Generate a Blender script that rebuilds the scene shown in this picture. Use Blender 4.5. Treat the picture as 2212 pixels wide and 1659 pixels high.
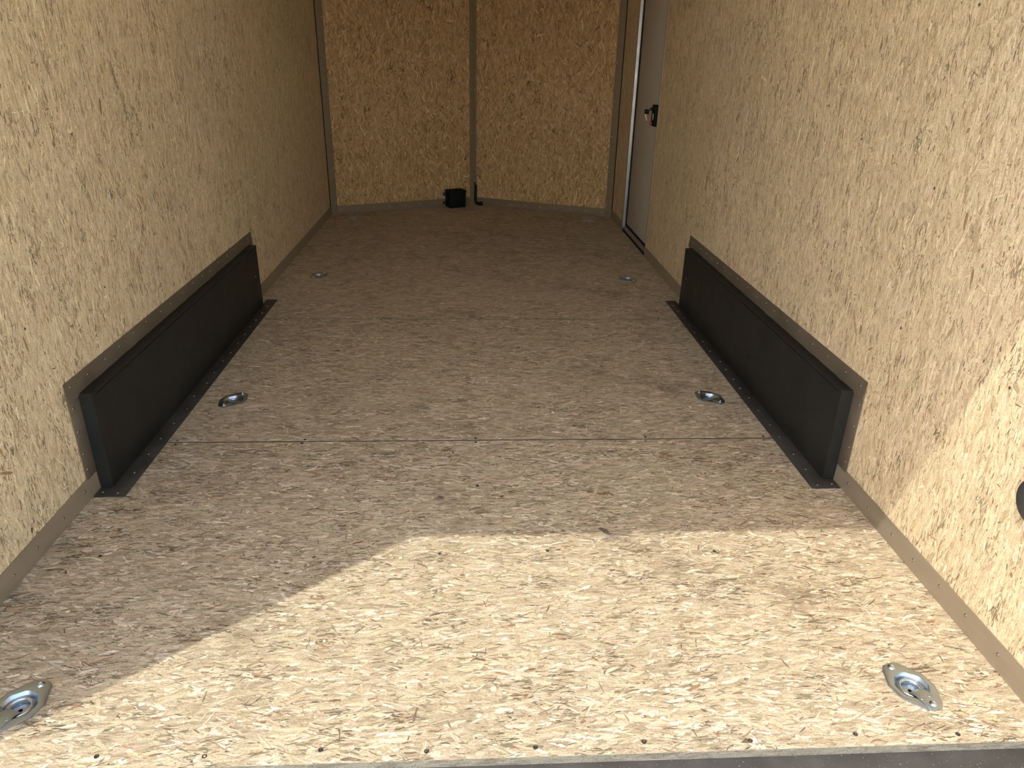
import bpy, bmesh, math, random
import numpy as np
from mathutils import Matrix, Vector
from mathutils.geometry import tessellate_polygon

for o in list(bpy.data.objects):
    bpy.data.objects.remove(o, do_unlink=True)
scene = bpy.context.scene
COL = scene.collection
PI = math.pi

# ------------------------------------------------------------------ camera
cam_d = bpy.data.cameras.new('camera')
cam = bpy.data.objects.new('camera', cam_d)
COL.objects.link(cam)
right = Vector((0.9984, -0.0524, 0.0200))
fwd = Vector((0.0560, 0.9089, -0.4132))
up = Vector((0.0034, 0.4137, 0.9104))
m = Matrix((right, up, -fwd)).transposed().to_4x4()
m.translation = (-0.0182, -0.9405, 1.1855)
cam.matrix_world = m
cam_d.sensor_fit = 'HORIZONTAL'
cam_d.sensor_width = 36.0
cam_d.lens = 1578.27 * 36.0 / 2212.0
cam_d.clip_start = 0.02
cam_d.clip_end = 500
scene.camera = cam

# ------------------------------------------------------------------ sky, sun, exposure
SUN_DIR = Vector((0.924, 0.7826, -1.97)).normalized()      # the way the light travels
world = bpy.data.worlds.new('sky')
scene.world = world
world.use_nodes = True
wn = world.node_tree.nodes
wl = world.node_tree.links
wn.clear()
w_out = wn.new('ShaderNodeOutputWorld')
w_bg = wn.new('ShaderNodeBackground')
w_sky = wn.new('ShaderNodeTexSky')
w_sky.sky_type = 'NISHITA'
w_sky.sun_disc = False
w_sky.sun_elevation = math.asin(-SUN_DIR.z)
w_sky.sun_rotation = math.atan2(-SUN_DIR.x, -SUN_DIR.y)
w_sky.air_density = 0.5
w_sky.dust_density = 0.3
w_sky.ozone_density = 1.0
w_wb = wn.new('ShaderNodeMix')                      # white balance of the daylight
w_wb.data_type = 'RGBA'
w_wb.blend_type = 'MULTIPLY'
w_wb.inputs[0].default_value = 1.0
w_wb.inputs[7].default_value = (1.0, 0.80, 0.575, 1.0)
wl.new(w_sky.outputs[0], w_wb.inputs[6])
wl.new(w_wb.outputs[2], w_bg.inputs[0])
w_bg.inputs[1].default_value = 1.48
wl.new(w_bg.outputs[0], w_out.inputs[0])

sun_d = bpy.data.lights.new('sun', 'SUN')
sun_d.energy = 2.9
sun_d.angle = math.radians(0.55)
sun_d.color = (0.97, 1.0, 0.92)
sun = bpy.data.objects.new('sun', sun_d)
COL.objects.link(sun)
sun.rotation_euler = SUN_DIR.to_track_quat('-Z', 'Y').to_euler()
sun.location = (-4, -4, 8)

vs = scene.view_settings
vs.view_transform = 'Standard'
vs.look = 'None'
vs.gamma = 1.0
vs.use_curve_mapping = False
vs.exposure = 0.0

# ------------------------------------------------------------------ dimensions (metres)
XW = 1.1076          # half the inside width
YC = 4.895           # where the side walls end and the V nose starts
YN = 5.379           # tip of the V nose
XN = 0.006
HC = 2.06            # ceiling height
SEAMS = [0.0, 1.2125, 2.4315]
DOOR_Y0, DOOR_Y1, DOOR_Z = 3.667, 4.409, 1.86
BOX_Y0, BOX_Y1, BOX_Z = 0.947, 2.655, 0.302


# ------------------------------------------------------------------ helpers
def lin(r, g, b):
    f = lambda c: (c / 255 / 12.92) if c / 255 <= 0.04045 else ((c / 255 + 0.055) / 1.055) ** 2.4
    return (f(r), f(g), f(b), 1.0)


def tag(o, label=None, cat=None, group=None, kind=None):
    if label: o['label'] = label
    if cat: o['category'] = cat
    if group: o['group'] = group
    if kind: o['kind'] = kind
    return o


def empty(name, loc=(0, 0, 0), rz=0.0, parent=None):
    o = bpy.data.objects.new(name, None)
    o.empty_display_size = 0.05
    COL.objects.link(o)
    o.location = loc
    o.rotation_euler = (0, 0, rz)
    if parent: o.parent = parent
    return o


def link_mesh(name, me, mat, parent=None, loc=(0, 0, 0), rot=(0, 0, 0)):
    o = bpy.data.objects.new(name, me)
    if mat and len(me.materials) == 0:
        me.materials.append(mat)
    COL.objects.link(o)
    o.location = loc
    o.rotation_euler = rot
    if parent: o.parent = parent
    return o


def from_bm(name, bm, mat, parent=None, loc=(0, 0, 0), rot=(0, 0, 0), smooth=None):
    bmesh.ops.recalc_face_normals(bm, faces=bm.faces)
    me = bpy.data.meshes.new(name)
    bm.to_mesh(me)
    bm.free()
    if smooth is not None:
        me.polygons.foreach_set('use_smooth', [True] * len(me.polygons))
        me.set_sharp_from_angle(angle=math.radians(smooth))
    return link_mesh(name, me, mat, parent, loc, rot)


def add_box(bm, lo, hi, bevel=0.0, seg=2):
    r = bmesh.ops.create_cube(bm, size=1.0)
    vs_ = r['verts']
    for v in vs_:
        v.co = Vector([lo[i] + (v.co[i] + 0.5) * (hi[i] - lo[i]) for i in range(3)])
    if bevel > 0:
        es = list({e for v in vs_ for e in v.link_edges})
        bmesh.ops.bevel(bm, geom=es, offset=bevel, segments=seg, affect='EDGES', profile=0.5)


def box(name, lo, hi, mat, parent=None, bevel=0.0, loc=(0, 0, 0), rot=(0, 0, 0)):
    bm = bmesh.new()
    add_box(bm, lo, hi, bevel)
    return from_bm(name, bm, mat, parent, loc, rot, smooth=35 if bevel else None)


def lathe_mesh(name, prof, seg=16, cap=True):
    """prof: (r, z) from outside in; z up."""
    vs_, fs = [], []
    n = len(prof)
    for r, z in prof:
        for k in range(seg):
            a = 2 * PI * k / seg
            vs_.append((r * math.cos(a), r * math.sin(a), z))
    for i in range(n - 1):
        for k in range(seg):
            a, b = i * seg + k, i * seg + (k + 1) % seg
            fs.append((a, b, b + seg, a + seg))
    if cap:
        fs.append(tuple(range((n - 1) * seg, n * seg)))
    me = bpy.data.meshes.new(name)
    me.from_pydata(vs_, [], fs)
    me.polygons.foreach_set('use_smooth', [True] * len(me.polygons))
    me.set_sharp_from_angle(angle=math.radians(40))
    return me


def tube(bm, pts, rad, seg=10, closed=False):
    pts = [Vector(p) for p in pts]
    n = len(pts)
    rings = []
    ref = Vector((0, 0, 1))
    for i, p in enumerate(pts):
        if closed:
            t = pts[(i + 1) % n] - pts[i - 1]
        else:
            t = pts[min(i + 1, n - 1)] - pts[max(i - 1, 0)]
        t.normalize()
        r_ = ref if abs(t.dot(ref)) < 0.95 else Vector((1, 0, 0))
        u = t.cross(r_).normalized()
        v = u.cross(t)
        rings.append([bm.verts.new(p + rad * (math.cos(2 * PI * k / seg) * u + math.sin(2 * PI * k / seg) * v)) for k in range(seg)])
    for i in range(n if closed else n - 1):
        a, b = rings[i], rings[(i + 1) % n]
        for k in range(seg):
            bm.faces.new((a[k], a[(k + 1) % seg], b[(k + 1) % seg], b[k]))
    if not closed:
        bm.faces.new(rings[0])
        bm.faces.new(rings[-1])


# ------------------------------------------------------------------ materials
def new_mat(name):
    mt = bpy.data.materials.new(name)
    mt.use_nodes = True
    nt = mt.node_tree
    b = nt.nodes['Principled BSDF']
    return mt, nt, b


class NT:
    """tiny node-building helper"""
    def __init__(s, nt):
        s.nt = nt

    def n(s, t, **kw):
        x = s.nt.nodes.new(t)
        for k, v in kw.items():
            setattr(x, k, v)
        return x

    def link(s, a, b):
        s.nt.links.new(a, b)

    def math(s, op, a, b=None, c=None, clamp=False):
        x = s.n('ShaderNodeMath', operation=op, use_clamp=clamp)
        for i, v in enumerate((a, b, c)):
            if v is None: continue
            if isinstance(v, (int, float)): x.inputs[i].default_value = v
            else: s.link(v, x.inputs[i])
        return x.outputs[0]

    def vmath(s, op, a, b=None):
        x = s.n('ShaderNodeVectorMath', operation=op)
        for i, v in enumerate((a, b)):
            if v is None: continue
            if isinstance(v, (tuple, list)): x.inputs[i].default_value = v
            else: s.link(v, x.inputs[i])
        return x.outputs[0]

    def noise(s, vec, scale, detail=3.0, rough=0.5, dim='2D'):
        x = s.n('ShaderNodeTexNoise', noise_dimensions=dim)
        s.link(vec, x.inputs['Vector'])
        x.inputs['Scale'].default_value = scale
        x.inputs['Detail'].default_value = detail
        x.inputs['Roughness'].default_value = rough
        return x

    def mapping(s, vec, loc=(0, 0, 0), rot=0.0, scale=(1, 1, 1)):
        x = s.n('ShaderNodeMapping')
        s.link(vec, x.inputs[0])
        x.inputs['Location'].default_value = loc
        x.inputs['Rotation'].default_value = (0, 0, rot)
        x.inputs['Scale'].default_value = scale
        return x.outputs[0]

    def mix(s, fac, a, b, blend='MIX'):
        x = s.n('ShaderNodeMix', data_type='RGBA', blend_type=blend)
        for sock, v in ((x.inputs[0], fac), (x.inputs[6], a), (x.inputs[7], b)):
            if isinstance(v, (int, float)): sock.default_value = v
            elif isinstance(v, (tuple, list)): sock.default_value = v
            else: s.link(v, sock)
        return x.outputs[2]

    def ramp(s, fac, stops, interp='LINEAR'):
        x = s.n('ShaderNodeValToRGB')
        cr = x.color_ramp
        cr.interpolation = interp
        while len(cr.elements) < len(stops):
            cr.elements.new(0.5)
        for e, (p, c) in zip(cr.elements, stops):
            e.position = p
            e.color = c
        s.link(fac, x.inputs[0])
        return x.outputs[0]

    def mapr(s, v, a, b, c=0.0, d=1.0):
        x = s.n('ShaderNodeMapRange')
        s.link(v, x.inputs[0])
        for i, q in enumerate((a, b, c, d)):
            x.inputs[i + 1].default_value = q
        return x.outputs[0]


def strand_coords(h, plane):
    """(strand axis, cross axis) in metres from object coordinates, shifted per object"""
    tc = h.n('ShaderNodeTexCoord')
    oi = h.n('ShaderNodeObjectInfo')
    sep = h.n('ShaderNodeSeparateXYZ')
    h.link(tc.outputs['Object'], sep.inputs[0])
    cb = h.n('ShaderNodeCombineXYZ')
    ax = {'x': 0, 'y': 1, 'z': 2}
    h.link(sep.outputs[ax[plane[0]]], cb.inputs[0])
    h.link(sep.outputs[ax[plane[1]]], cb.inputs[1])
    return cb.outputs[0], sep, oi


def smudge(h, p, col, amount):
    """handling dirt: soft grey scuffs with a shape of their own"""
    n1 = h.noise(p, 3.1, 3.0, 0.62)
    n2 = h.noise(h.mapping(p, (4.1, 2.2, 0), 0.3), 9.0, 2.0, 0.6)
    f = h.math('MULTIPLY', h.mapr(n1.outputs[0], 0.50, 0.72), h.mapr(n2.outputs[0], 0.40, 0.68))
    f = h.math('MULTIPLY', f, amount, clamp=True)
    return h.mix(f, col, (0.62, 0.60, 0.57, 1), 'MULTIPLY')


def make_osb(name, plane, cols, dirt=0.6, strokes=0.5, seed=0.0):
    mt, nt, b = new_mat(name)
    h = NT(nt)
    p, sep, oi = strand_coords(h, plane)
    off = h.vmath('MULTIPLY', h.vmath('ADD', p, (seed, seed * 0.7, 0)), (1, 1, 0))
    d = h.noise(off, 55.0, 2.0, 0.6)
    dd = h.vmath('MULTIPLY', h.vmath('SUBTRACT', d.outputs['Color'], (0.5, 0.5, 0.5)), (0.012, 0.007, 0))
    q = h.vmath('ADD', off, dd)
    base = h.ramp(h.noise(h.mapping(q, scale=(22, 130, 1)), 1.0, 4.0, 0.65).outputs[0],
                  [(0.30, cols['olive']), (0.44, cols['tan']), (0.56, cols['cream']), (0.72, cols['pale'])])
    col = base
    layers = [(0.10, 0.072, 0.0125, 0.45), (-0.20, 0.040, 0.0065, 0.45)]
    hgt = None
    for k, (rot, L, W, prob) in enumerate(layers):
        mp = h.mapping(q, (k * 3.7, k * 1.9, 0), rot, (1, 1, 1))
        mp = h.mapping(mp, scale=(1 / L, 1 / W, 1))
        v = h.n('ShaderNodeTexVoronoi', voronoi_dimensions='2D')
        h.link(mp, v.inputs['Vector'])
        v.inputs['Scale'].default_value = 1.0
        sc = h.n('ShaderNodeSeparateColor')
        h.link(v.outputs['Color'], sc.inputs[0])
        vis = h.math('LESS_THAN', sc.outputs[0], prob)
        tone = h.ramp(sc.outputs[1], [(0.0, cols['olive']), (0.18, cols['tan']), (0.5, cols['cream']), (0.8, cols['cream']), (1.0, cols['pale'])])
        fade = h.math('MULTIPLY', vis, 0.72)
        col = h.mix(fade, col, tone)
    # thin dark gaps where strands overlap
    for k, (rot, L, W, lo, hi, st) in enumerate([(0.06, 0.030, 0.0042, 0.0, 0.075, 1.0)]):
        mp = h.mapping(q, (k * 5.1 + 9, 2.3, 0), rot)
        mp = h.mapping(mp, scale=(1 / L, 1 / W, 1))
        v = h.n('ShaderNodeTexVoronoi', voronoi_dimensions='2D', feature='DISTANCE_TO_EDGE')
        h.link(mp, v.inputs['Vector'])
        v.inputs['Scale'].default_value = 1.0
        e = h.mapr(v.outputs['Distance'], lo, hi, 1.0, 0.0)
        msk = h.mapr(h.noise(h.mapping(q, (k * 2.0, 0, 0), 0, (35, 90, 1)), 1.0, 2.0).outputs[0], 0.50, 0.62)
        e = h.math('MULTIPLY', h.math('MULTIPLY', e, msk), strokes * st, clamp=True)
        col = h.mix(e, col, cols['dark'])
    # fine fibre
    fib = h.noise(h.mapping(q, scale=(45, 750, 1)), 1.0, 2.0, 0.6)
    col = h.mix(1.0, col, h.ramp(fib.outputs[0], [(0.25, (0.80, 0.79, 0.77, 1)), (0.6, (1.04, 1.04, 1.04, 1))]), 'MULTIPLY')
    sp = h.noise(q, 300.0, 2.0, 0.65)
    col = h.mix(1.0, col, h.ramp(sp.outputs[0], [(0.33, (0.78, 0.76, 0.73, 1)), (0.52, (1.03, 1.03, 1.03, 1)), (0.70, (1.10, 1.10, 1.10, 1))]), 'MULTIPLY')
    big = h.noise(off, 1.1, 3.0)
    col = h.mix(1.0, col, h.ramp(big.outputs[0], [(0.3, (0.90, 0.89, 0.88, 1)), (0.7, (1.06, 1.05, 1.04, 1))]), 'MULTIPLY')
    if dirt > 0:
        col = smudge(h, off, col, dirt)
    h.link(col, b.inputs['Base Color'])
    b.inputs['Roughness'].default_value = 0.78
    b.inputs['Specular IOR Level'].default_value = 0.25
    bp = h.n('ShaderNodeBump')
    bp.inputs['Strength'].default_value = 0.25
    bp.inputs['Distance'].default_value = 0.0006
    h.link(fib.outputs[0], bp.inputs['Height'])
    h.link(bp.outputs[0], b.inputs['Normal'])
    return mt


def make_strand(name, plane, dirt=0.6, seed=0.0, edge_amt=0.8):
    """loose strands pressed into the board face: own colour per strand, grain along it"""
    mt, nt, b = new_mat(name)
    h = NT(nt)
    at = h.n('ShaderNodeAttribute', attribute_name='strand_colour')
    uv = h.n('ShaderNodeUVMap', uv_map='UVMap')
    g = h.noise(h.mapping(uv.outputs[0], scale=(30, 520, 1)), 1.0, 2.0, 0.6)
    g2 = h.noise(h.mapping(uv.outputs[0], scale=(60, 180, 1)), 1.0, 2.0, 0.6)
    col = h.mix(1.0, at.outputs['Color'], h.ramp(g.outputs[0], [(0.28, (0.78, 0.77, 0.74, 1)), (0.58, (1.06, 1.06, 1.06, 1))]), 'MULTIPLY')
    col = h.mix(1.0, col, h.ramp(g2.outputs[0], [(0.3, (0.88, 0.86, 0.83, 1)), (0.6, (1.03, 1.03, 1.03, 1))]), 'MULTIPLY')
    sp = h.noise(uv.outputs[0], 300.0, 2.0, 0.65)
    col = h.mix(1.0, col, h.ramp(sp.outputs[0], [(0.33, (0.80, 0.78, 0.75, 1)), (0.52, (1.03, 1.03, 1.03, 1)), (0.70, (1.10, 1.10, 1.10, 1))]), 'MULTIPLY')
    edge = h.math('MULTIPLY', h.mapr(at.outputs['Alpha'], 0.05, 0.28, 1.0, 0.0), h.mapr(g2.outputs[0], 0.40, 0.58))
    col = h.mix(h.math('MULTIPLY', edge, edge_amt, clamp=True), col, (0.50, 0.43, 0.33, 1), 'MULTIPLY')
    if dirt > 0:
        p, sep, oi = strand_coords(h, plane)
        off = h.vmath('MULTIPLY', h.vmath('ADD', p, (seed, seed * 0.7, 0)), (1, 1, 0))
        col = smudge(h, off, col, dirt)
    h.link(col, b.inputs['Base Color'])
    b.inputs['Roughness'].default_value = 0.75
    b.inputs['Specular IOR Level'].default_value = 0.25
    return mt


def metal(name, col, rough, metallic=1.0, var=0.12, scale=12.0, stretch=(1, 1, 1), spec=0.5):
    mt, nt, b = new_mat(name)
    h = NT(nt)
    tc = h.n('ShaderNodeTexCoord')
    n = h.noise(h.mapping(tc.outputs['Object'], scale=stretch), scale, 4.0, 0.6, '3D')
    lo = tuple(c * (1 - var) for c in col[:3]) + (1,)
    hi = tuple(min(1, c * (1 + var)) for c in col[:3]) + (1,)
    h.link(h.ramp(n.outputs[0], [(0.3, lo), (0.7, hi)]), b.inputs['Base Color'])
    h.link(h.mapr(n.outputs[0], 0.3, 0.7, rough * 0.85, rough * 1.2), b.inputs['Roughness'])
    b.inputs['Metallic'].default_value = metallic
    b.inputs['Specular IOR Level'].default_value = spec
    return mt


def speckled(name, col, rough, metallic, dust=(0.30, 0.28, 0.25, 1), amt=0.35, lo=0.70):
    """dark steel with settled dust specks"""
    mt, nt, b = new_mat(name)
    h = NT(nt)
    tc = h.n('ShaderNodeTexCoord')
    n = h.noise(tc.outputs['Object'], 9.0, 4.0, 0.6, '3D')
    s = h.noise(tc.outputs['Object'], 260.0, 2.0, 0.6, '3D')
    f = h.math('MULTIPLY', h.mapr(s.outputs[0], lo, lo + 0.06), amt)
    base = h.ramp(n.outputs[0], [(0.3, tuple(c * 0.75 for c in col[:3]) + (1,)), (0.7, tuple(c * 1.25 for c in col[:3]) + (1,))])
    h.link(h.mix(f, base, dust), b.inputs['Base Color'])
    h.link(h.mapr(n.outputs[0], 0.3, 0.7, rough * 0.85, rough * 1.15), b.inputs['Roughness'])
    b.inputs['Metallic'].default_value = metallic
    b.inputs['Specular IOR Level'].default_value = 0.3
    return mt


C_FLOOR = dict(pale=(0.718, 0.600, 0.435, 1), cream=(0.543, 0.434, 0.291, 1), tan=(0.436, 0.339, 0.217, 1),
               olive=(0.320, 0.252, 0.160, 1), dark=(0.127, 0.088, 0.052, 1))
C_WALL = dict(pale=(0.865, 0.699, 0.459, 1), cream=(0.783, 0.610, 0.388, 1), tan=(0.680, 0.510, 0.311, 1),
              olive=(0.536, 0.389, 0.226, 1), dark=(0.175, 0.110, 0.058, 1))
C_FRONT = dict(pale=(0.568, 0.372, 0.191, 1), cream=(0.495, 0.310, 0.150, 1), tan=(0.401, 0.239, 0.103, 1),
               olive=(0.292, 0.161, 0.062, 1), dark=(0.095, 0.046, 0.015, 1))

M = {}
M['osb_floor'] = make_osb('osb_floor', 'xy', C_FLOOR, 0.75, 0.55, 0.0)
M['osb_side'] = make_osb('osb_side', 'zy', C_WALL, 0.0, 0.6, 3.0)
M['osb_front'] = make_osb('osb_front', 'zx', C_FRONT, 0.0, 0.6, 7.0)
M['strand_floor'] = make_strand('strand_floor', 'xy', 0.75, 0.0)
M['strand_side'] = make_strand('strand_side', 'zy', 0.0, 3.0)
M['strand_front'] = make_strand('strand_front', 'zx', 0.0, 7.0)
M['board_edge'] = make_osb('board_edge', 'xz', dict(pale=(0.324, 0.281, 0.216, 1), cream=(0.259, 0.223, 0.166, 1), tan=(0.209, 0.176, 0.130, 1), olive=(0.158, 0.133, 0.094, 1), dark=(0.050, 0.040, 0.029, 1)), 0.0, 0.9, 1.0)
M['trim'] = metal('brushed_trim', (0.32, 0.250, 0.170), 0.50, 0.35, 0.10, 5.0, (1, 1, 6))
M['trim_front'] = metal('shaded_trim', (0.19, 0.132, 0.078), 0.6, 0.0, 0.10, 5.0, (1, 1, 6), spec=0.2)  # same trim stock, its colour darkened for the dim nose
M['flange'] = metal('dull_steel_flange', (0.20, 0.155, 0.108), 0.48, 0.45, 0.15, 7.0)
M['flange_floor'] = speckled('dusty_steel_flange', (0.085, 0.076, 0.064), 0.5, 0.5, amt=0.35, lo=0.66)
M['box_black'] = speckled('black_steel', (0.016, 0.0155, 0.0135), 0.46, 0.0, amt=0.08)
M['sill'] = speckled('dusty_dark_sill', (0.085, 0.075, 0.066), 0.6, 0.2, dust=(0.6, 0.57, 0.52, 1), amt=0.8, lo=0.68)
M['zinc'] = metal('zinc_plate', (0.46, 0.53, 0.60), 0.31, 1.0, 0.06, 40.0)
M['zinc_bright'] = metal('zinc_bright', (0.66, 0.71, 0.78), 0.20, 1.0, 0.05, 40.0)
M['screw_steel'] = metal('screw_steel', (0.40, 0.36, 0.31), 0.42, 1.0, 0.1, 80.0)
M['screw_dark'] = metal('screw_dark', (0.10, 0.085, 0.075), 0.45, 0.8, 0.2, 200.0)
M['alu'] = metal('aluminium', (0.42, 0.385, 0.37), 0.50, 1.0, 0.05, 10.0)
M['rubber'] = metal('black_rubber', (0.010, 0.010, 0.010), 0.7, 0.0, 0.2, 30.0, spec=0.2)
M['plastic'] = metal('black_plastic', (0.006, 0.006, 0.006), 0.6, 0.0, 0.2, 30.0, spec=0.12)
M['disc'] = metal('black_disc', (0.035, 0.034, 0.034), 0.32, 0.0, 0.25, 60.0)
M['red'] = metal('red_plastic', (0.28, 0.012, 0.025), 0.4, 0.0, 0.1, 50.0)
M['door_skin'] = metal('door_skin', (0.50, 0.445, 0.365), 0.55, 0.0, 0.05, 6.0)
M['hole'] = metal('hole_black', (0.006, 0.006, 0.006), 0.8, 0.0, 0.1, 30.0, spec=0.1)
M['joint_dirt'] = metal('joint_dirt', (0.045, 0.036, 0.027), 0.9, 0.0, 0.3, 40.0, spec=0.1)
M['return_shade'] = metal('shaded_return', (0.035, 0.028, 0.020), 0.6, 0.2, 0.2, 8.0, spec=0.2)  # darkness of the unlit corner return put into the colour
M['bark'] = metal('bark', (0.15, 0.11, 0.08), 0.8, 0.0, 0.35, 120.0, spec=0.2)
M['roof'] = metal('ceiling_white', (0.82, 0.76, 0.66), 0.6, 0.0, 0.04, 3.0)
M['skin_out'] = metal('outside_skin', (0.55, 0.55, 0.55), 0.4, 0.0, 0.05, 3.0)
M['ground'] = metal('gravel_ground', (0.60, 0.56, 0.50), 0.9, 0.0, 0.15, 9.0)


# ------------------------------------------------------------------ wood strands (real, thin, pressed flat)
def strands(name, rects, density, mat, parent, to3d, pal, rng, lay=0.0006, holes=(), inside=None, spread=0.24, wildness=0.08):
    """rects: (a0,a1,b0,b1) in strand / cross coordinates; to3d maps (a,b,height)->xyz arrays"""
    A, B, TH, LL, WW, CI = [], [], [], [], [], []
    R = []
    for (a0, a1, b0, b1) in rects:
        n = int((a1 - a0) * (b1 - b0) * density)
        A.append(rng.uniform(a0, a1, n)); B.append(rng.uniform(b0, b1, n))
        R.append(np.tile([a0, a1, b0, b1], (n, 1)))
    A = np.concatenate(A); B = np.concatenate(B); R = np.concatenate(R)
    keep = np.ones(len(A), bool)
    for (ha, hb, hr) in holes:
        keep &= (A - ha) ** 2 + (B - hb) ** 2 > hr * hr
    if inside is not None:
        keep &= inside(A, B)
    A, B, R = A[keep], B[keep], R[keep]
    n = len(A)
    kinds = rng.choice(len(pal), n, p=np.array([q[0] for q in pal]) / sum(q[0] for q in pal))
    Lm = np.array([q[2][0] for q in pal])[kinds]; Lx = np.array([q[2][1] for q in pal])[kinds]
    Wm = np.array([q[3][0] for q in pal])[kinds]; Wx = np.array([q[3][1] for q in pal])[kinds]
    base = np.array([q[1][:3] for q in pal])[kinds]
    L = Lm + (Lx - Lm) * rng.random(n) ** 1.6
    W = Wm + (Wx - Wm) * rng.random(n) ** 1.4
    # dark slivers gather in loose clusters
    lum = base.sum(1)
    dk = np.where((lum < 0.62 * np.median(lum)) & (rng.random(n) < 0.55))[0]
    if len(dk):
        cen = rng.choice(dk, max(1, len(dk) // 14))
        pick = rng.choice(cen, len(dk))
        A[dk] = np.clip(A[pick] + rng.normal(0, 0.022, len(dk)), R[pick, 0], R[pick, 1])
        B[dk] = np.clip(B[pick] + rng.normal(0, 0.011, len(dk)), R[pick, 2], R[pick, 3])
        R[dk] = R[pick]
    # fine slivers end up on top of the broad strands
    od = np.argsort(-np.minimum(W, 0.006) * 160 + rng.random(n) * 1.1)
    A, B, R, L, W, base, kinds = A[od], B[od], R[od], L[od], W[od], base[od], kinds[od]
    TH = rng.normal(0, spread, n)
    wild = rng.random(n) < wildness
    TH = np.where(wild, rng.uniform(-PI / 2, PI / 2, n), TH)
    col = base * (1 + rng.normal(0, 0.075, (n, 1))) * (1 + rng.normal(0, 0.012, (n, 3)))
    col = np.clip(col, 0.005, 0.95)
    # five stations along the strand, ragged on both sides, sharp or torn at the ends
    st = np.array([-0.5, -0.27, 0.02, 0.29, 0.5])
    s = st[None, :] + rng.uniform(-0.05, 0.05, (n, 5))
    env = np.array([0.40, 0.88, 1.0, 0.88, 0.40])[None, :] * rng.uniform(0.55, 1.25, (n, 5))
    env[:, 0] *= rng.choice([0.2, 1.0, 1.9], n); env[:, 4] *= rng.choice([0.2, 1.0, 1.9], n)
    env2 = np.array([0.40, 0.88, 1.0, 0.88, 0.40])[None, :] * rng.uniform(0.45, 1.25, (n, 5))
    bend = rng.normal(0, 0.05, n)[:, None] * (s ** 2 * 4) * L[:, None]
    u = s * L[:, None]
    sk = rng.uniform(-0.10, 0.10, (n, 5)) * L[:, None]
    v1 = bend + env * W[:, None] * 0.5
    v2 = bend - env2 * W[:, None] * 0.5
    U = np.stack([u, u + sk], 2)          # n,5,2
    V = np.stack([v1, v2], 2)
    c, sn = np.cos(TH)[:, None, None], np.sin(TH)[:, None, None]
    a = A[:, None, None] + U * c - V * sn
    b = B[:, None, None] + U * sn + V * c
    a = np.clip(a, R[:, 0, None, None], R[:, 1, None, None])
    b = np.clip(b, R[:, 2, None, None], R[:, 3, None, None])
    hz = 0.00012 + lay * (np.arange(n) / max(1, n))
    hz = np.broadcast_to(hz[:, None, None], a.shape)
    P = np.stack(to3d(a, b, hz), -1).reshape(-1, 3).astype(np.float32)
    nv = n * 10
    i0 = (np.arange(n) * 10)[:, None]
    q = np.concatenate([np.stack([i0[:, 0] + 2 * k, i0[:, 0] + 2 * k + 2, i0[:, 0] + 2 * k + 3, i0[:, 0] + 2 * k + 1], 1) for k in range(4)], 1).reshape(-1).astype(np.int32)
    nf = n * 4
    me = bpy.data.meshes.new(name)
    me.vertices.add(nv)
    me.vertices.foreach_set('co', P.reshape(-1))
    me.loops.add(nf * 4)
    me.loops.foreach_set('vertex_index', q)
    me.polygons.add(nf)
    me.polygons.foreach_set('loop_start', np.arange(nf, dtype=np.int32) * 4)
    uvl = me.uv_layers.new(name='UVMap')
    UV = np.stack([U + rng.uniform(0, 50, n)[:, None, None], V + rng.uniform(0, 50, n)[:, None, None]], -1).reshape(-1, 2)
    uvl.data.foreach_set('uv', UV[q].astype(np.float32).reshape(-1))
    ca = me.color_attributes.new('strand_colour', 'FLOAT_COLOR', 'POINT')
    cc = np.ones((n, 10, 4), np.float32)
    cc[:, :, :3] = col[:, None, :]
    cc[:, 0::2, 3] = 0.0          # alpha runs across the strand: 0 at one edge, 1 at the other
    ca.data.foreach_set('color', cc.reshape(-1))
    me.update(calc_edges=True)
    me.validate()
    o = link_mesh(name, me, mat, parent)
    o['kind'] = 'stuff'
    return o


def sh(c, k):
    return tuple(x * k for x in c[:3]) + (1,)


def palette_floor(c, rust):
    return [  # weight, colour, length range, width range
        (0.08, sh(c['pale'], 1.16), (0.008, 0.045), (0.003, 0.012)),
        (0.12, c['pale'], (0.012, 0.055), (0.004, 0.015)),
        (0.30, sh(c['cream'], 1.10), (0.02, 0.085), (0.004, 0.016)),
        (0.16, sh(c['tan'], 1.10), (0.015, 0.060), (0.003, 0.011)),
        (0.17, sh(c['olive'], 1.12), (0.008, 0.040), (0.0012, 0.0045)),
        (0.26, sh(c['olive'], 0.66), (0.005, 0.028), (0.0008, 0.0028)),
        (0.13, sh(c['olive'], 0.42), (0.004, 0.026), (0.0010, 0.0030)),
        (0.020, sh(c['olive'], 0.80), (0.015, 0.050), (0.003, 0.009)),
        (0.022, c['dark'], (0.004, 0.018), (0.0010, 0.0030)),
        (0.022, rust, (0.010, 0.046), (0.003, 0.009)),
        (0.016, sh(rust, 0.62), (0.010, 0.040), (0.002, 0.007)),
        (0.012, (0.56, 0.41, 0.25, 1), (0.02, 0.060), (0.004, 0.014)),
    ]


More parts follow.
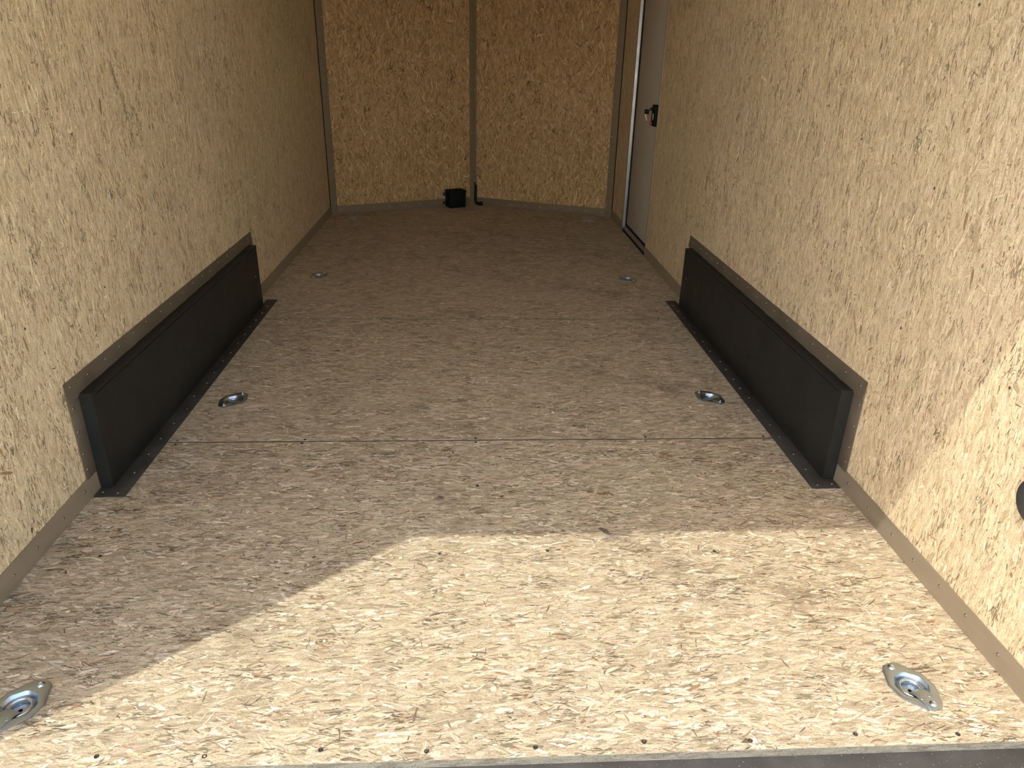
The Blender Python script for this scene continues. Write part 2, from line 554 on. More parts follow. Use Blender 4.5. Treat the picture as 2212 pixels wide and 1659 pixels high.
def palette_wall(c, rust):
    return [
        (0.07, sh(c['pale'], 1.06), (0.015, 0.055), (0.002, 0.007)),
        (0.30, sh(c['cream'], 1.02), (0.02, 0.085), (0.003, 0.014)),
        (0.18, sh(c['tan'], 1.02), (0.015, 0.060), (0.003, 0.010)),
        (0.22, sh(c['olive'], 1.04), (0.008, 0.034), (0.0012, 0.0040)),
        (0.40, sh(c['olive'], 0.64), (0.005, 0.028), (0.0012, 0.0036)),
        (0.19, sh(c['olive'], 0.38), (0.004, 0.024), (0.0012, 0.0034)),
        (0.022, c['dark'], (0.004, 0.016), (0.0012, 0.0036)),
        (0.010, rust, (0.012, 0.050), (0.003, 0.010)),
        (0.016, sh(c['tan'], 0.80), (0.02, 0.080), (0.006, 0.018)),
    ]


def palette_front(c, rust):
    return [
        (0.20, sh(c['pale'], 1.12), (0.02, 0.075), (0.004, 0.014)),
        (0.26, c['cream'], (0.03, 0.090), (0.005, 0.020)),
        (0.24, c['tan'], (0.02, 0.070), (0.004, 0.015)),
        (0.20, c['olive'], (0.015, 0.055), (0.003, 0.010)),
        (0.16, sh(c['olive'], 0.55), (0.008, 0.034), (0.002, 0.007)),
        (0.04, c['dark'], (0.006, 0.024), (0.003, 0.009)),
        (0.06, rust, (0.015, 0.055), (0.004, 0.013)),
    ]


RUST = (0.34, 0.205, 0.115, 1)
RUSTW = (0.40, 0.235, 0.125, 1)

# ------------------------------------------------------------------ setting: ground outside, floor
gr = box('ground', (-30, -30, -0.02), (30, 30, 0.0), M['ground'], loc=(0, 0, -0.62))
tag(gr, kind='structure')

PLATES = [  # x, y, angle of the long axis from +y (towards +x at the near end)
    (0.895, 0.138, 18.4, 'bright zinc tie-down ring in the sunlit corner of the floor by the rear edge'),
    (-0.905, 0.150, -19.0, 'zinc tie-down ring in the shaded corner of the floor, cut by the picture edge'),
    (-0.890, 1.529, -22.0, 'zinc tie-down ring in the floor beside the left wheel well cover'),
    (0.890, 1.533, 31.0, 'zinc tie-down ring in the floor beside the right wheel well cover'),
    (-0.8845, 3.170, -24.0, 'small tie-down ring in the floor just past the left wheel well cover'),
    (0.8924, 3.134, 28.0, 'small tie-down ring in the floor just past the right wheel well cover'),
    (-0.900, 4.749, -24.0, 'far tie-down ring in the dark front corner of the floor below the left wall'),
    (0.8995, 4.708, 26.0, 'far tie-down ring in the dark front corner of the floor near the side door'),
]
BOWL_R = 0.036
floor = empty('floor')
tag(floor, kind='structure')
GAP = 0.0023
TH = 0.019
XF = XW + 0.010
panels_poly = [
    [(-XF, 0.0), (XF, 0.0), (XF, SEAMS[1] - GAP), (-XF, SEAMS[1] - GAP)],
    [(-XF, SEAMS[1] + GAP), (XF, SEAMS[1] + GAP), (XF, SEAMS[2] - GAP * 0.7), (-XF, SEAMS[2] - GAP * 0.7)],
    [(-XF, SEAMS[2] + GAP * 0.7), (XF, SEAMS[2] + GAP * 0.7), (XF, YC), (XN, YN), (-XF, YC)],
]


def floor_panel(poly, holes, origin):
    loops = [[Vector((x - origin[0], y - origin[1], 0)) for x, y in poly]]
    for (hx, hy) in holes:
        loops.append([Vector((hx - origin[0] + BOWL_R * math.cos(2 * PI * k / 28), hy - origin[1] + BOWL_R * math.sin(2 * PI * k / 28), 0)) for k in range(28)])
    flat = [v for l in loops for v in l]
    tris = tessellate_polygon(loops)
    n = len(flat)
    vs_ = [tuple(v) for v in flat] + [(v.x, v.y, -TH) for v in flat]
    fs = [tuple(t) for t in tris] + [tuple(reversed([i + n for i in t])) for t in tris]
    k0 = 0
    mi = [0] * len(fs)
    for l in loops:
        for k in range(len(l)):
            a, b = k0 + k, k0 + (k + 1) % len(l)
            fs.append((a, b, b + n, a + n))
            rear_face = abs(flat[a].y + origin[1]) < 1e-6 and abs(flat[b].y + origin[1]) < 1e-6
            mi.append(1 if rear_face else 2)
        k0 += len(l)
    me = bpy.data.meshes.new('floor_panel')
    me.from_pydata(vs_, [], fs)
    me.materials.append(M['osb_floor'])
    me.materials.append(M['board_edge'])
    me.materials.append(M['joint_dirt'])
    bm = bmesh.new(); bm.from_mesh(me)
    bmesh.ops.recalc_face_normals(bm, faces=bm.faces)
    bm.to_mesh(me); bm.free()
    me.polygons.foreach_set('material_index', mi)
    o = link_mesh('floor_panel', me, None, floor, (origin[0], origin[1], 0))
    return o


floor_panels = []
rng = np.random.default_rng(11)
for i, poly in enumerate(panels_poly):
    ymin = min(p[1] for p in poly); ymax = max(p[1] for p in poly)
    org = (0.0, ymin)
    hl = [(x, y) for x, y, a, l in PLATES if ymin < y < ymax]
    fp = floor_panel(poly, hl, org)
    floor_panels.append(fp)
    def nose(a, b, ymin=ymin):
        yy = b + ymin
        lim = YC - 0.05 + (YN - YC) * (1 - np.abs(a) / XW)
        return yy < lim
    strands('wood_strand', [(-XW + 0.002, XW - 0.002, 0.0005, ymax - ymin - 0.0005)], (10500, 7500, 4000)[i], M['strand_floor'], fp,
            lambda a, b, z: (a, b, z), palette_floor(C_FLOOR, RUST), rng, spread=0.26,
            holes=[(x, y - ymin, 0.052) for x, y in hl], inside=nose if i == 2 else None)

# screw heads sunk in the floor
ME_FSCREW = lathe_mesh('floor_screw', [(0.0046, -0.0005), (0.0046, 0.0012), (0.0030, 0.0012), (0.0022, 0.0004)], 10)
ME_FSCREW.materials.append(M['screw_dark'])


def floor_screw(x, y):
    i = 0 if y < SEAMS[1] else (1 if y < SEAMS[2] else 2)
    fp = floor_panels[i]
    o = bpy.data.objects.new('screw', ME_FSCREW)
    COL.objects.link(o)
    o.parent = fp
    o.location = (x - fp.location.x, y - fp.location.y, 0.0)
    return o


for x, y in [(-0.905, 0.026), (-0.703, 0.030), (-0.508, 0.023), (-0.299, 0.029), (-0.103, 0.019), (0.100, 0.020), (0.307, 0.025),
             (0.511, 0.020), (0.720, 0.027), (0.921, 0.020)]:
    floor_screw(x, y)
for x in (-0.983, -0.570, -0.004, 0.575, 0.985):
    floor_screw(x + random.Random(x).uniform(-0.008, 0.008), SEAMS[1] - 0.014)
    floor_screw(x, SEAMS[1] + 0.013)
for x in (-0.9, -0.45, 0.02, 0.48, 0.9):
    floor_screw(x, SEAMS[2] - 0.013)
    floor_screw(x + 0.01, SEAMS[2] + 0.014)
for x, y in [(-0.96, 0.62), (-0.42, 0.60), (0.18, 0.612), (0.62, 0.598), (-0.10, 0.605), (0.0, 0.93)]:
    floor_screw(x, y)
# dark bark chip pressed into the rear board at the shadow line
bm = bmesh.new()
pts = [(-0.017, 0.016), (-0.011, 0.022), (-0.002, 0.017), (0.007, 0.012), (0.011, -0.002), (0.015, -0.014), (0.003, -0.010), (-0.006, -0.002), (-0.010, 0.009)]
f = bm.faces.new([bm.verts.new((x, y, 0)) for x, y in pts])
r = bmesh.ops.extrude_face_region(bm, geom=[f])
for v in [g for g in r['geom'] if isinstance(g, bmesh.types.BMVert)]:
    v.co.z += 0.0014
    v.co.x *= 0.92; v.co.y *= 0.92
from_bm('bark_chip', bm, M['bark'], floor_panels[0], (0.345, 0.688, 0.0005))

# ------------------------------------------------------------------ setting: sill, rear frame, ceiling
sill = empty('trim_1'); tag(sill, kind='structure')
box('sill_beam', (-1.20, -0.10, -0.14), (1.20, 0.03, -TH - 0.0005), M['sill'], sill, 0.004)
box('sill_plate', (-1.20, 0.03, -0.10), (1.20, 5.45, -0.05), M['sill'], sill)
rear = empty('trim_2'); tag(rear, kind='structure')
box('rear_post', (-1.20, -0.10, -0.14), (-1.095, -0.001, 2.12), M['trim'], rear, 0.003)
box('rear_post', (1.1085, -0.10, -0.14), (1.20, -0.001, 2.12), M['trim'], rear, 0.003)
box('rear_header', (-1.095, -0.10, 1.97), (1.1085, -0.001, 2.12), M['trim'], rear, 0.003)
bm = bmesh.new()
add_box(bm, (-0.022, -0.012, -0.030), (0.022, 0.020, 0.0), 0.004)
add_box(bm, (-0.018, -0.012, -0.100), (0.018, 0.012, -0.028), 0.005)
from_bm('header_stub', bm, M['rubber'], rear, (-0.527, -0.087, 1.97), smooth=40)  # unseen stub added under the header, shaped to cast the bump in the shadow
cl = box('ceiling', (-1.20, -0.001, HC), (1.20, 5.50, HC + 0.05), M['roof']); tag(cl, kind='structure')

# ------------------------------------------------------------------ setting: side walls
wl_o = bpy.data.objects
wall_left = box('wall_left', (-XW - 0.06, 0.0, -0.05), (-XW, YC + 0.02, HC), M['osb_side']); tag(wall_left, kind='structure')
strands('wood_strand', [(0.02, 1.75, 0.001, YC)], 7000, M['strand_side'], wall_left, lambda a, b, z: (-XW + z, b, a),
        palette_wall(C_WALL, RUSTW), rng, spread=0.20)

bm = bmesh.new()
x0, x1 = XW, XW + 0.06
for lo, hi in [((x0, 0.0, -0.05), (x1, DOOR_Y0, HC)), ((x0, DOOR_Y1, -0.05), (x1, YC + 0.02, HC)), ((x0, DOOR_Y0, DOOR_Z), (x1, DOOR_Y1, HC))]:
    add_box(bm, lo, hi)
bmesh.ops.remove_doubles(bm, verts=bm.verts, dist=1e-5)
wall_right = from_bm('wall_right', bm, M['osb_side']); tag(wall_right, kind='structure')
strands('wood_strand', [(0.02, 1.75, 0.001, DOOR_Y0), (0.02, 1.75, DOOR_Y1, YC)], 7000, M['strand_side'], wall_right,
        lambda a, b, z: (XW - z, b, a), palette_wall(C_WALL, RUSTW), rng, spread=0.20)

# small nail heads that show on the side walls
ME_NAIL = lathe_mesh('wall_nail', [(0.0036, -0.0004), (0.0034, 0.0012), (0.0015, 0.0016)], 8)
ME_NAIL.materials.append(M['screw_steel'])
rr = random.Random(5)
for side, wo in ((-1, wall_left), (1, wall_right)):
    for yy in (0.4, 0.81, 1.22, 1.63, 2.04, 2.45, 2.86, 3.27):
        for zz in (0.55, 0.95, 1.35):
            if side > 0 and yy > 3.5: continue
            o = bpy.data.objects.new('nail', ME_NAIL); COL.objects.link(o); o.parent = wo
            o.location = (side * (XW - 0.0006), yy + rr.uniform(-0.01, 0.01), zz + rr.uniform(-0.05, 0.05))
            o.rotation_euler = (0, -side * PI / 2, 0)

# ------------------------------------------------------------------ setting: V nose
wall_front = empty('wall_front'); tag(wall_front, kind='structure')
base_front = empty('baseboard_front'); tag(base_front, kind='structure')
corner_l = empty('trim_3'); tag(corner_l, kind='structure')
corner_r = empty('trim_4'); tag(corner_r, kind='structure')
post = empty('trim_5'); tag(post, kind='structure')
ME_SCREW = lathe_mesh('trim_screw', [(0.0042, 0.0), (0.0040, 0.0012), (0.0024, 0.0023), (0.0008, 0.0026)], 10)
ME_SCREW.materials.append(M['screw_steel'])


def screw(parent, loc, rot=(0, 0, 0), me=None):
    o = bpy.data.objects.new('screw', me or ME_SCREW)
    COL.objects.link(o); o.parent = parent
    o.location = loc; o.rotation_euler = rot
    return o


for side in (-1, 1):
    if side < 0:
        p0, p1 = Vector((-XW, YC, 0)), Vector((XN, YN, 0))
    else:
        p0, p1 = Vector((XN, YN, 0)), Vector((XW, YC, 0))
    L = (p1 - p0).length
    ang = math.atan2((p1 - p0).y, (p1 - p0).x)
    # local frame: x along the panel, -y faces into the trailer
    wp = box('wall_panel', (-0.02, 0.0, -0.05), (L + 0.02, 0.05, HC), M['osb_front'], wall_front, loc=p0, rot=(0, 0, ang))
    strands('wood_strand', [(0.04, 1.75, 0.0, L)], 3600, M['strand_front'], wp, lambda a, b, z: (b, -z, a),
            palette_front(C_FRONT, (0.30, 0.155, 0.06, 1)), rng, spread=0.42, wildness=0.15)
    bs = box('strip', (0.0, -0.003, 0.0), (L, 0.0, 0.062), M['trim_front'], base_front, 0.0008, loc=p0, rot=(0, 0, ang))
    for k in range(9):
        screw(bs, (0.08 + k * (L - 0.16) / 8, -0.003, 0.03), (PI / 2, 0, 0))
    # corner strip against the side wall
    cx = (0.0, 0.052) if side < 0 else (L - 0.052, L)
    co = corner_l if side < 0 else corner_r
    cs = box('strip', (cx[0], -0.0045, 0.0), (cx[1], -0.001, HC), M['trim_front'], co, 0.0008, loc=p0, rot=(0, 0, ang))
    for k in range(8):
        screw(cs, ((cx[0] + 0.042) if side < 0 else (cx[0] + 0.010), -0.0045, 0.09 + k * 0.26), (PI / 2, 0, 0))
    # nose strip
    nx = (L - 0.032, L + 0.001) if side < 0 else (-0.001, 0.030)
    ns = box('strip', (nx[0], -0.006, 0.0), (nx[1], -0.001, HC), M['trim_front'], post, 0.0008, loc=p0, rot=(0, 0, ang))
    for k in range(6):
        screw(ns, ((nx[0] + nx[1]) / 2, -0.006, 0.25 + k * 0.33), (PI / 2, 0, 0))
TRZ = 0.061
# return strips of the corner angles on the side walls, unlit look painted in
box('strip', (-XW + 0.0008, YC - 0.030, TRZ), (-XW + 0.003, YC - 0.001, HC), M['return_shade'], corner_l, 0.0006)
box('strip', (XW - 0.003, YC - 0.030, TRZ), (XW - 0.0008, YC - 0.001, HC), M['return_shade'], corner_r, 0.0006)

# ------------------------------------------------------------------ setting: base strips of the side walls
TRZ = 0.061
for side, nm, segs in ((-1, 'baseboard_left', [(0.002, BOX_Y0 - 0.002), (BOX_Y1 + 0.002, YC - 0.004)]),
                       (1, 'baseboard_right', [(0.002, BOX_Y0 - 0.002), (BOX_Y1 + 0.002, DOOR_Y0 - 0.028), (DOOR_Y1 + 0.02, YC - 0.004)])):
    bo = empty(nm); tag(bo, kind='structure')
    for (a, b) in segs:
        bm = bmesh.new()
        n = max(2, int((b - a) / 0.06))
        prev = None
        rr = random.Random(int(a * 100) + side * 7)
        for k in range(n + 1):
            y = a + (b - a) * k / n
            w = rr.uniform(-0.0006, 0.0006)
            xs = [(0.0, TRZ), (0.0030, TRZ), (0.0042 + w, TRZ * 0.5), (0.0055, 0.0006), (0.0, 0.0006)]
            cur = [bm.verts.new((side * (XW - px), y, pz)) for px, pz in xs]
            if prev:
                for q in range(5):
                    bm.faces.new((prev[q], prev[(q + 1) % 5], cur[(q + 1) % 5], cur[q]))
            else:
                bm.faces.new(cur)
            prev = cur
        bm.faces.new(prev)
        st = from_bm('strip', bm, M['trim'], bo, smooth=30)
        y = a + 0.05
        while y < b - 0.02:
            screw(st, (side * (XW - 0.0038), y, 0.034 + rr.uniform(-0.006, 0.006)), (0, -side * PI / 2, 0))
            y += rr.uniform(0.10, 0.135)

# ------------------------------------------------------------------ side door
door = empty('door_1', (0, 0, 0)); tag(door, kind='structure')
tag(door, label='flat beige side door with aluminium jamb in the right wall')
dx = XW + 0.022
dp = box('door_panel', (dx, DOOR_Y0 - 0.01, 0.052), (dx + 0.03, DOOR_Y1 - 0.018, DOOR_Z - 0.03), M['door_skin'], door, 0.002)
box('door_jamb', (XW - 0.006, DOOR_Y1 - 0.004, 0.0), (XW + 0.058, DOOR_Y1 + 0.020, DOOR_Z), M['alu'], door, 0.001)
box('door_jamb', (XW - 0.003, DOOR_Y0 - 0.016, 0.0), (XW + 0.001, DOOR_Y0 + 0.001, DOOR_Z), M['trim'], door, 0.001)
box('door_seal', (dx - 0.008, DOOR_Y1 - 0.018, 0.030), (dx + 0.03, DOOR_Y1 - 0.004, DOOR_Z), M['rubber'], door)
box('door_seal', (dx - 0.003, DOOR_Y0, 0.036), (dx + 0.03, DOOR_Y1 - 0.018, 0.0515), M['rubber'], door)
box('threshold', (XW - 0.002, DOOR_Y0, 0.019), (XW + 0.058, DOOR_Y1 - 0.004, 0.0355), M['alu'], door, 0.001)
box('threshold_seal', (XW - 0.003, DOOR_Y0, 0.0006), (XW + 0.05, DOOR_Y1 - 0.004, 0.0188), M['rubber'], door)
box('door_header', (XW - 0.003, DOOR_Y0 - 0.026, DOOR_Z - 0.03), (XW + 0.058, DOOR_Y1 + 0.02, DOOR_Z + 0.01), M['alu'], door, 0.001)
box('door_back', (XW + 0.053, DOOR_Y0, 0.0), (XW + 0.06, DOOR_Y1, DOOR_Z), M['skin_out'], door)
# black scuff scratch on the door skin
box('scuff', (dx - 0.0006, 4.19, 0.150), (dx + 0.001, 4.196, 0.185), M['bark'], dp, rot=(0, 0, 0))
# lock
LY, LZ = 3.765, 0.850
lk = empty('door_lock', (dx, LY, LZ), parent=door)
box('lock_body', (-0.030, -0.040, -0.062), (0.0, 0.040, 0.062), M['plastic'], lk, 0.006)
box('lock_lever', (-0.033, -0.016, -0.026), (-0.029, -0.006, 0.012), M['alu'], lk, 0.001)
box('lock_button', (-0.040, 0.006, -0.060), (-0.029, 0.036, -0.034), M['red'], lk, 0.004)
bm = bmesh.new()
tube(bm, [(-0.029, 0.028, 0.034), (-0.043, 0.028, 0.034)], 0.010, 14)
from_bm('lock_cylinder', bm, M['plastic'], lk, smooth=40)
# keys hanging from the lock cylinder
kx, ky, kz = dx - 0.044, LY + 0.030, LZ + 0.034
key = empty('key', (kx + 0.004, ky, kz + 0.006), math.radians(62))
tag(key, 'small key with a black head hanging from the side door lock', 'key')
bm = bmesh.new()
tube(bm, [(-0.010 , 0.004 + 0.011 * math.cos(a), -0.010 + 0.011 * math.sin(a)) for a in [2 * PI * k / 18 for k in range(18)]], 0.0012, 6, closed=True)
from_bm('key_ring', bm, M['alu'], key, smooth=60)
box('key_head', (-0.013, 0.006, -0.035), (-0.006, 0.034, -0.006), M['plastic'], key, 0.003)
bm = bmesh.new()
prof = [(0.0, 0.0), (0.009, 0.0), (0.009, -0.012), (0.007, -0.016), (0.009, -0.020), (0.006, -0.026), (0.008, -0.031), (0.004, -0.040), (0.0, -0.038)]
fa = bm.faces.new([bm.verts.new((0.0, y_, z_)) for y_, z_ in prof])
ex = bmesh.ops.extrude_face_region(bm, geom=[fa])
for v in [g for g in ex['geom'] if isinstance(g, bmesh.types.BMVert)]:
    v.co.x += 0.002
from_bm('key_blade', bm, M['alu'], key, (-0.011, 0.022, -0.033), (math.radians(-14), 0, 0))

# ------------------------------------------------------------------ wheel well covers
def wheel_cover(side, label):
    root = empty('wheel_well_cover', (side * (XW - 0.0016), (BOX_Y0 + BOX_Y1) / 2, 0))
    tag(root, label, 'wheel well cover', 'wheel well covers')
    hl = (BOX_Y1 - BOX_Y0) / 2
    rr = random.Random(31 + side)
    s = side
    prot = 0.039
    # body: a shallow pan with a folded rim and slightly bowed sheet
    bm = bmesh.new()
    ny, nz = 24, 8
    grid = []
    for i in range(ny + 1):
        row = []
        for j in range(nz + 1):
            u, w = i / ny, j / nz
            bow = 0.0035 * math.sin(PI * u) * math.sin(PI * w) + 0.001 * math.sin(7 * u + 3 * w)
            edge = min(u, 1 - u, (1 - w) * 0.4) * 20
            row.append(bm.verts.new((-s * (prot + bow * min(1, edge)), -hl + 2 * hl * u, 0.001 + (BOX_Z - 0.001) * w)))
        grid.append(row)
    for i in range(ny):
        for j in range(nz):
            bm.faces.new((grid[i][j], grid[i + 1][j], grid[i + 1][j + 1], grid[i][j + 1]))
    # returns to the wall: near, top, far
    def strip(verts):
        back = []
        for k, v in enumerate(verts):
            back.append(bm.verts.new((-s * 0.0015, v.co.y, v.co.z)))
        for k in range(len(verts) - 1):
            bm.faces.new((verts[k], verts[k + 1], back[k + 1], back[k]))
    strip(grid[0]); strip(grid[-1]); strip([g[-1] for g in grid])
    bmesh.ops.remove_doubles(bm, verts=bm.verts, dist=1e-5)
    from_bm('body', bm, M['box_black'], root, smooth=25)
    # folded lip along the top and near edge
    box('top_lip', (-0.0022 if s > 0 else 0.0, -hl + 0.02, BOX_Z - 0.012), (0.0 if s > 0 else 0.0022, hl - 0.004, BOX_Z - 0.0095), M['box_black'], root, loc=(-s * prot, 0, 0))
    f0, f1 = -hl - 0.056, hl + 0.068
    def plate(lo, hi, mat, nm='flange'):
        a = [min(lo[0] * -s, hi[0] * -s), lo[1], lo[2]]; b = [max(lo[0] * -s, hi[0] * -s), hi[1], hi[2]]
        return box(nm, a, b, mat, root, 0.0004)
    # top flange, gently wavy along its free edge
    bm = bmesh.new()
    prev = None
    n = 40
    for k in range(n + 1):
        y = f0 + (f1 - f0) * k / n
        wv = 0.0022 * max(0, math.sin(k * 2.4 + s)) + 0.0010
        cur = [bm.verts.new((-s * q, y, z)) for q, z in ((0.0002, BOX_Z - 0.004), (0.0030 + wv, BOX_Z - 0.004), (0.0018 + wv * 0.3, BOX_Z + 0.022), (0.0014, 0.353), (0.0002, 0.353))]
        if prev:
            for q in range(5):
                bm.faces.new((prev[q], prev[(q + 1) % 5], cur[(q + 1) % 5], cur[q]))
        else:
            bm.faces.new(cur)
        prev = cur
    bm.faces.new(prev)
    top = from_bm('flange', bm, M['flange'], root, smooth=50)
    near = plate((0.0002, f0, 0.055), (0.0016, -hl, BOX_Z - 0.004), M['flange'])
    plate((0.0002, hl, 0.055), (0.0016, f1, BOX_Z - 0.004), M['flange'])
    fl = plate((prot, f0, 0.0006), (0.0945, f1, 0.0022), M['flange_floor'])
    nf = plate((0.0058, f0, 0.0006), (prot, -hl - 0.0004, 0.0022), M['flange_floor'])
    y = f0 + 0.03
    while y < f1 - 0.03:
        screw(top, (-s * 0.0022, y, 0.334 + rr.uniform(-0.004, 0.004)), (0, -s * PI / 2, 0))
        y += rr.uniform(0.085, 0.125)
    for z in (0.275, 0.205, 0.135, 0.085):
        screw(near, (-s * 0.0016, f0 + 0.016 + rr.uniform(-0.003, 0.003), z), (0, -s * PI / 2, 0))
    y = f0 + 0.02
    while y < f1 - 0.02:
        screw(fl, (-s * (0.068 + rr.uniform(-0.006, 0.006)), y, 0.0022), me=ME_FSCREW2)
        y += rr.uniform(0.085, 0.12)
    screw(nf, (-s * 0.022, f0 + 0.025, 0.0022), me=ME_FSCREW2)
    # bolt head high on the far end of the body
    screw(root, (-s * (prot + 0.0008), hl - 0.075, 0.165), (0, -s * PI / 2, 0))
    return root


ME_FSCREW2 = lathe_mesh('flange_screw', [(0.0040, 0.0), (0.0038, 0.0010), (0.0022, 0.0019), (0.0008, 0.0021)], 10)
ME_FSCREW2.materials.append(M['screw_steel'])
wheel_cover(-1, 'black metal wheel well cover along the shaded left wall')
wheel_cover(1, 'black metal wheel well cover along the right wall beside the sun patch')


# ------------------------------------------------------------------ tie-down rings
def tiedown_parts():
    parts = []
    # plate outline: six-sided with rounded ends (long axis y), bowl pressed through the middle
    def outline(n=48):
        base = [(0.0455, 0.016), (0.0215, 0.0555)]
        pts = []
        corners = [(0.0460, -0.017, 0.003), (0.0460, 0.017, 0.003), (0.018, 0.064, 0.014), (-0.018, 0.064, 0.014),
                   (-0.0460, 0.017, 0.003), (-0.0460, -0.017, 0.003), (-0.018, -0.064, 0.014), (0.018, -0.064, 0.014)]
        m_ = len(corners)
        for i, (x, y, r_) in enumerate(corners):
            p = Vector((x, y)); a = Vector(corners[i - 1][:2]); b = Vector(corners[(i + 1) % m_][:2])
            da = (a - p).normalized(); db = (b - p).normalized()
            for k in range(5):
                t = k / 4
                pts.append((p + da * r_ * (1 - t) ** 2 + db * r_ * t ** 2))
        return pts
    ol = outline()
    n = len(ol)
    angs = [math.atan2(p.y, p.x) for p in ol]
    bm = bmesh.new()
    prof = [(1.0, 0.0004), (1.0, 0.0030), (0.96, 0.0038), ('r', 0.0400, 0.0042), ('r', 0.0355, 0.0034), ('r', 0.0325, -0.0005), ('r', 0.0300, -0.0062), ('r', 0.0275, -0.0100), ('r', 0.0255, -0.0118), ('r', 0.015, -0.0122), ('r', 0.0045, -0.0122)]
    rings = []
    for pr in prof:
        ring = []
        for p, a in zip(ol, angs):
            if pr[0] == 'r':
                r_ = min(pr[1], p.length * 0.93) if pr[1] > 0.039 else pr[1]
                ring.append(bm.verts.new((r_ * math.cos(a), r_ * math.sin(a), pr[2])))
            else:
                ring.append(bm.verts.new((p.x * pr[0], p.y * pr[0], pr[1])))
        rings.append(ring)
    for i in range(len(rings) - 1):
        for k in range(n):
            bm.faces.new((rings[i][k], rings[i][(k + 1) % n], rings[i + 1][(k + 1) % n], rings[i + 1][k]))
    parts.append(('base_plate', bm, M['zinc'], 32))
    # drain hole
    bm = bmesh.new()
    bmesh.ops.create_circle(bm, cap_ends=True, segments=14, radius=0.0047, matrix=Matrix.Translation((0, 0, -0.0128)))
    parts.append(('drain_hole', bm, M['hole'], None))
    # ring
    bm = bmesh.new()
    tube(bm, [(0.0222 * math.cos(a), 0.0222 * math.sin(a), -0.0046) for a in [2 * PI * k / 32 for k in range(32)]], 0.0036, 10, closed=True)
    parts.append(('ring', bm, M['zinc_bright'], 60))
    # strap that holds the ring: from the near end of the plate over the ring to the bowl centre
    bm = bmesh.new()
    sect = [(-0.0655, 0.0042, 0.0110), (-0.0600, 0.0058, 0.0145), (-0.0400, 0.0060, 0.0170), (-0.0230, 0.0050, 0.0172), (-0.0100, 0.0000, 0.0168), (-0.0060, -0.0080, 0.0160), (-0.0050, -0.0115, 0.0158)]
    prev = None
    for (y, z, w) in sect:
        cur = [bm.verts.new(c) for c in ((-w, y, z - 0.0016), (-w, y, z - 0.0003), (-w + 0.0012, y, z), (w - 0.0012, y, z), (w, y, z - 0.0003), (w, y, z - 0.0016))]
        if prev:
            for q in range(6):
                bm.faces.new((prev[q], prev[(q + 1) % 6], cur[(q + 1) % 6], cur[q]))
        else:
            bm.faces.new(cur)
        prev = cur
    bm.faces.new(prev)
    parts.append(('strap', bm, M['zinc'], 25))
    out = []
    for nm, bm, mt, sm in parts:
        bmesh.ops.recalc_face_normals(bm, faces=bm.faces)
        me = bpy.data.meshes.new('tiedown_' + nm)
        bm.to_mesh(me); bm.free()
        me.materials.append(mt)
        if sm:
            me.polygons.foreach_set('use_smooth', [True] * len(me.polygons))
            me.set_sharp_from_angle(angle=math.radians(sm))
        out.append((nm, me, (0, 0, 0)))
    hd = lathe_mesh('tiedown_screw', [(0.0082, 0.0), (0.0082, 0.0010), (0.0062, 0.0032), (0.0034, 0.0044), (0.0022, 0.0044), (0.0014, 0.0024)], 18)
    hd.materials.append(M['zinc_bright'])
    out.append(('screw', hd, (0, 0.0525, 0.0034)))
    out.append(('screw', hd, (0, -0.0525, 0.0056)))
    rv = lathe_mesh('tiedown_rivet', [(0.0042, 0.0), (0.0036, 0.0007), (0.0026, 0.0003)], 12)
    rv.materials.append(M['zinc'])
    out.append(('rivet', rv, (-0.0105, -0.0345, 0.0056)))
    out.append(('rivet', rv, (0.0105, -0.0345, 0.0056)))
    out.append(('rivet', rv, (-0.0105, 0.010, -0.0122)))
    out.append(('rivet', rv, (0.0105, 0.010, -0.0122)))
    return out


TD = tiedown_parts()
for (x, y, a, lb) in PLATES:
    root = empty('tie_down_ring', (x, y, 0.0), math.radians(a))
    tag(root, lb, 'tie-down ring', 'tie-down rings set in the floor')
    for nm, me, lc in TD:
        o = bpy.data.objects.new(nm, me)
        COL.objects.link(o); o.parent = root; o.location = lc

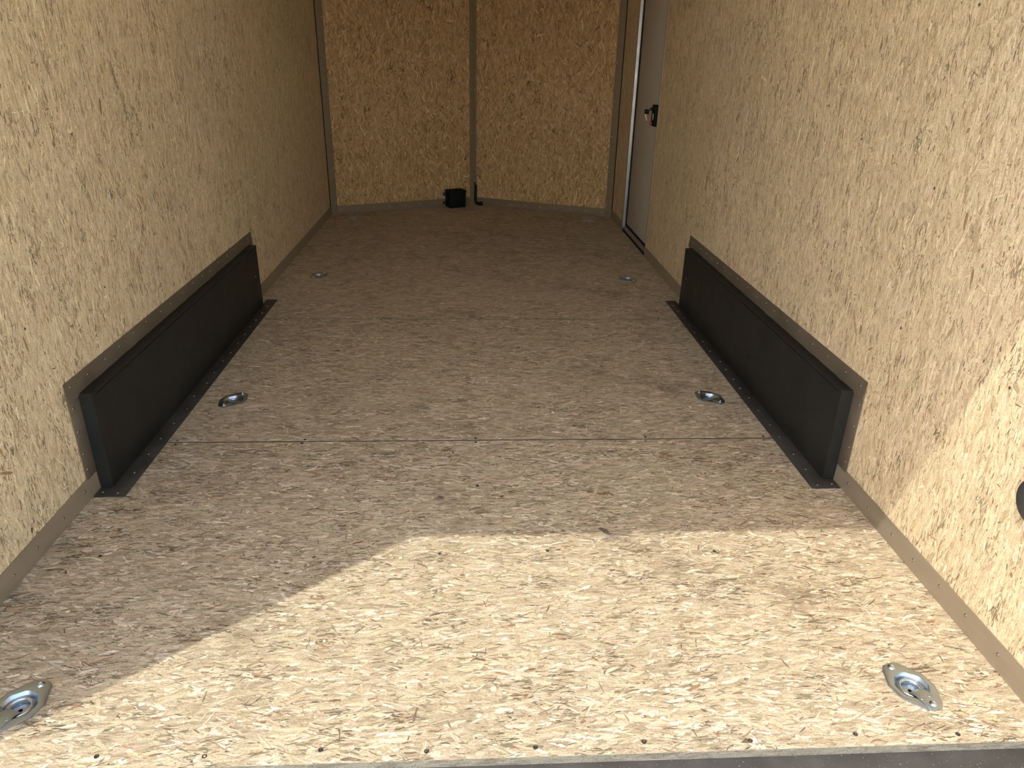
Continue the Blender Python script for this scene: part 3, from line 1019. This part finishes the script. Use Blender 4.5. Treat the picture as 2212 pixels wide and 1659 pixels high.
# ------------------------------------------------------------------ black box and cable at the nose
pan_ang = math.atan2(YN - YC, XN + XW)
pdir = Vector((math.cos(pan_ang), math.sin(pan_ang), 0))
pnrm = Vector((math.sin(pan_ang), -math.cos(pan_ang), 0))
bc = Vector((-0.165, 0, 0)); bc.y = YC + (bc.x + XW) * math.tan(pan_ang)
bb = empty('battery_box', bc + pnrm * 0.004, pan_ang)
tag(bb, 'small black box on the floor in the V of the front wall', 'box')
bm = bmesh.new()
add_box(bm, (-0.072, -0.105, 0.001), (0.072, -0.002, 0.120), 0.007)
from_bm('case', bm, M['plastic'], bb, smooth=35)
bm = bmesh.new()
add_box(bm, (-0.078, -0.110, 0.118), (0.078, 0.0, 0.140), 0.008)
for k in range(5):
    add_box(bm, (-0.060 + k * 0.026, -0.100, 0.139), (-0.048 + k * 0.026, -0.010, 0.144), 0.002)
from_bm('lid', bm, M['plastic'], bb, smooth=35)
for zz in (0.035, 0.105):
    t_ = box('mounting_tab', (-0.098, -0.030, zz - 0.012), (-0.070, -0.024, zz + 0.012), M['plastic'], bb, 0.002)
    screw(t_, (-0.086, -0.030, zz), (PI / 2, 0, 0))
# cable strip right of the nose post
cc = Vector((XN + 0.022, YN - 0.014, 0))
cb = empty('cable', (XN + 0.020, YN - 0.026, 0))
tag(cb, 'black cable coming down the nose post to the floor beside the box', 'cable')
bm = bmesh.new()
tube(bm, [(0.0, 0.004, 0.185), (0.001, 0.0, 0.14), (-0.001, 0.0, 0.08), (0.0, -0.002, 0.035), (0.006, -0.010, 0.016), (0.022, -0.020, 0.012), (0.040, -0.028, 0.013)], 0.0120, 10)
from_bm('sheath', bm, M['rubber'], cb, smooth=60)
box('clip', (0.001, -0.016, 0.170), (0.013, 0.004, 0.182), M['alu'], cb, 0.003)
box('plug', (0.030, -0.045, 0.001), (0.060, -0.012, 0.030), M['plastic'], cb, 0.004)

# ------------------------------------------------------------------ round black disc low on the right wall by the opening
dc = empty('wall_disc', (XW, 0.218, 0.398))
tag(dc, 'round black disc on the sunlit right wall, cut by the picture edge', 'disc')
me = lathe_mesh('disc_plate', [(0.010, 0.013), (0.046, 0.014), (0.048, 0.0165), (0.047, 0.0195), (0.044, 0.0205), (0.020, 0.0210), (0.004, 0.0210)], 40)
me.materials.append(M['disc'])
o = link_mesh('disc_plate', me, None, dc, rot=(0, -PI / 2, 0))
me = lathe_mesh('disc_stem', [(0.020, 0.0), (0.018, 0.0135)], 20)
me.materials.append(M['plastic'])
link_mesh('disc_stem', me, None, dc, rot=(0, -PI / 2, 0))
